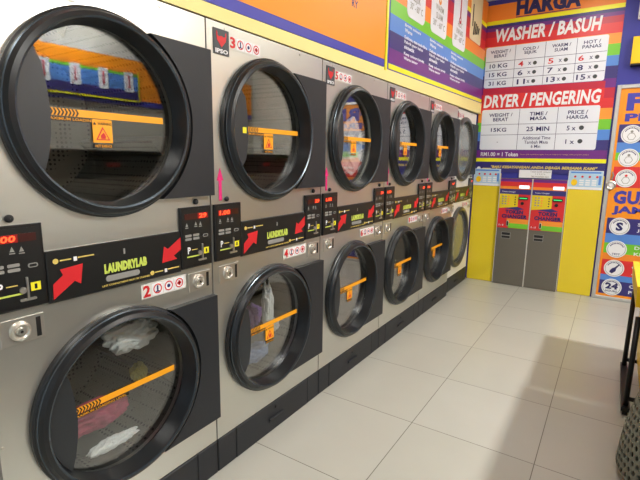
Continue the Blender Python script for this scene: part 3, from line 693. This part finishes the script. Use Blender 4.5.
# ------------------------------------------------------------------ yellow laundry cart and basket at the right edge
cx0, cx1, cy0, cy1 = 1.512, 2.0, 1.58, 2.22
ct = empty('laundry_cart', (cx0, cy0, 0), 'yellow laundry cart with black steel frame at the right edge of the aisle', 'cart')
def loc(p): return (p[0]-cx0, p[1]-cy0, p[2])
class LW:
    pass
CF = Frame((0, 0, 0), (1, 0, 0), (0, 1, 0), (0, 0, 1))
W_, L_ = cx1-cx0, cy1-cy0
tub = MB(CF)
def loop(x0, x1, y0, y1, z): return [(x0, y0, z), (x1, y0, z), (x1, y1, z), (x0, y1, z)]
P = loop(.06, W_-.06, .06, L_-.05, .12) + loop(.028, W_-.03, .03, L_-.005, .635) + loop(-.02, W_+.01, -.03, L_+.03, .625) + loop(-.026, W_+.02, -.05, L_+.04, .742) + loop(.0, W_-.01, .0, L_+.01, .747) + loop(.04, W_-.04, .04, L_-.02, .63) + loop(.075, W_-.075, .075, L_-.065, .135)
F = []
for j in range(6): F += [(4*j+i, 4*j+(i+1) % 4, 4*j+4+(i+1) % 4, 4*j+4+i) for i in range(4)]
F += [(0, 3, 2, 1), (24, 25, 26, 27)]
tub.add(P, F, 'yellow_plastic').build('tub', ct)
for x in (0.0, W_-.0):
    for y in (.02, L_-.02):
        MB().tube([(x, y, .035), (x+.002, y, .56)], .014, 'blackmetal').build('post', ct)
    MB(CF).box(x-.02, x+.02, -.02, L_+.02, .028, .052, 'blackmetal').build('foot_bar', ct)
for y in (.02, L_-.02):
    MB().tube([(0, y, .09), (W_, y, .09)], .012, 'blackmetal').build('cross_bar', ct)
for x in (0, W_):
    for y in (0.0, L_):
        MB().tube([(x-.012, y, .016), (x+.012, y, .016)], .0155, 'rubber', 14).build('caster', ct)

bx, by = 1.70, 1.02
bk = empty('laundry_basket', (bx, by, 0), 'grey-green perforated plastic laundry basket at the bottom right edge', 'basket')
def basket():
    mb = MB(); nu, nv = 54, 17; H = .588
    def S(u, v, off=0):
        t = v; r = .235-.125*t + .03*math.sin(t*math.pi)
        if t < .08: r -= .03*(1-t/.08)**2
        a = 2*math.pi*u/nu; r += off
        return Vector((r*math.cos(a), r*1.05*math.sin(a), .012+H*t))
    def P_(u, v, off): return S(u, v/nv, off)
    for off in (0, -.006):
        for j in range(nv):
            for i in range(nu):
                sh = .5*(j % 2); o = [(-.5, -.5), (0, -.5), (.5, -.5), (.5, 0), (.5, .5), (0, .5), (-.5, .5), (-.5, 0)]
                k = .62 if 0 < j < nv-1 else .0
                outer = [P_(i+sh+a, j+.5+b_, off) for a, b_ in o]
                inner = [P_(i+sh+math.cos(math.radians(-135+45*q))*.34, j+.5+math.sin(math.radians(-135+45*q))*.36, off) for q in range(8)]
                if k: mb.add(outer+inner, [(q, (q+1) % 8, 8+(q+1) % 8, 8+q) for q in range(8)], 'basket', True, raw=True)
                else: mb.add(outer, [tuple(range(8))], 'basket', True, raw=True)
    return mb
basket().build('basket_wall', bk)
MB(CF).disc(0, 0, .205, .004, .014, 'basket', 32).build('basket_base', bk)
MB(CF).revolve(0, 0, [(.112, .600), (.130, .606), (.132, .618), (.112, .622), (.104, .612)], 32, True, m='basket').build('rim', bk)

# folding table off to the right, it throws the broad shade on the floor
tb = empty('folding_table', (1.58, .2, 0), 'long white-topped folding table in the middle of the room', 'table')
MB(CF).box(0, .75, -1.0, 1.30, .86, .90, 'offwhite', .004).build('table_top', tb)
for x in (.05, .70):
    for y in (-.95, -.1): MB(CF).box(x-.02, x+.02, y-.02, y+.02, .001, .86, 'blackmetal').build('leg', tb)
for x in (.05, .70): MB(CF).box(x-.02, x+.02, -.93, 1.06, .82, .86, 'blackmetal').build('rail', tb)
MB(CF).box(.66, .74, 1.0, 1.06, .001, .82, 'blackmetal').build('leg', tb)

# ------------------------------------------------------------------ the side of the room seen in the door glass
os_ = empty('wall_sign', (XR, 0, 0), 'orange sign board with violet blue bottom stripe on the wall opposite the dryers', 'sign')
OF = Frame((0, 0, 0), (0, -1, 0), (0, 0, 1), (-1, 0, 0))
MB(OF).box(-4.0, 3.3, 1.93, 2.42, .001, .027, 'sign_blue').box(-4.0, 3.3, 1.99, 2.42, .027, .028, 'sign_orange').build('board', os_)
og = empty('wash_guide_board', (XR-.028, 0, 0), 'rainbow striped guide board with white thermometer cards on the wall opposite the dryers', 'sign')
mb = MB(OF).box(-2.1, -.2, 1.97, 2.30, .001, .01, 'sign_yellow')
for a, c, m in [(1.99, 2.09, 's_navy'), (2.09, 2.24, 's_blue'), (2.24, 2.27, 's_green'), (2.27, 2.30, 's_orange2')]: mb.box(-2.08, -.2, a, c, .01, .011, m)
mb.build('panel', og)
for i in range(6):
    u = -2.02+i*.30
    k = MB(OF).rrect(u, u+.11, 2.07, 2.28, .012, .011, .014, 'card').build('card', og)
    mb = MB(OF); mb.box(u+.048, u+.062, 2.14, 2.25, .015, .017, 's_crimson').disc(u+.055, 2.13, .016, .015, .017, 's_crimson', 12); mb.build('thermometer', k)
def washer():
    r = empty('washing_machine', (0, 0, 0))
    MB().box(0.002, .718, .003, 1.42, -.80, 0, 'side').build('body', r)
    p = MB().box(.01, .71, 1.18, 1.41, .001, .02, 'panel', .004).build('control_panel', r)
    MB().box(.47, .60, 1.27, 1.31, .02, .0215, 'led_glow').build('display', p)
    dd = MB().revolve(.36, .78, [(.27, .001), (.27, .04), (.24, .06), (.21, .05), (.20, .02)], 48, False, m='ring').build('door', r)
    MB().revolve(.36, .78, [(.20, .02), (.12, .035), (.001, .04)], 48, False, m='char').build('glass', dd)
    return r
w0 = washer()
for i in range(7):
    o = w0 if i == 0 else copy_tree(w0)
    o.rotation_euler.z = math.pi; o.location = (XR-.82, 3.9-.72*i, 0)
    o['label'] = 'grey front-loading washing machine in the row opposite the dryers'; o['category'] = 'washing machine'; o['group'] = 'washing machines opposite the dryers'

# ceiling lamp fittings, all but the first added to carry fill light
for i, ((lx, ly), (sx, sy), pw) in enumerate(LAMPS):
    lb = ['square ceiling light near the right wall', 'added wide fill light panel over the camera end of the room', 'added long fill light over the aisle', 'added long fill light in the far right corner'][i]
    o = empty('key_fill_fitting', (lx, ly, CEIL), lb, 'ceiling light')
    MB(CF).box(-sx/2-.03, sx/2+.03, -sy/2-.03, sy/2+.03, -.05, -.001, 'white').build('housing', o)
    MB(CF).box(-sx/2, sx/2, -sy/2, sy/2, -.062, -.05, 'lamp').build('diffuser', o)
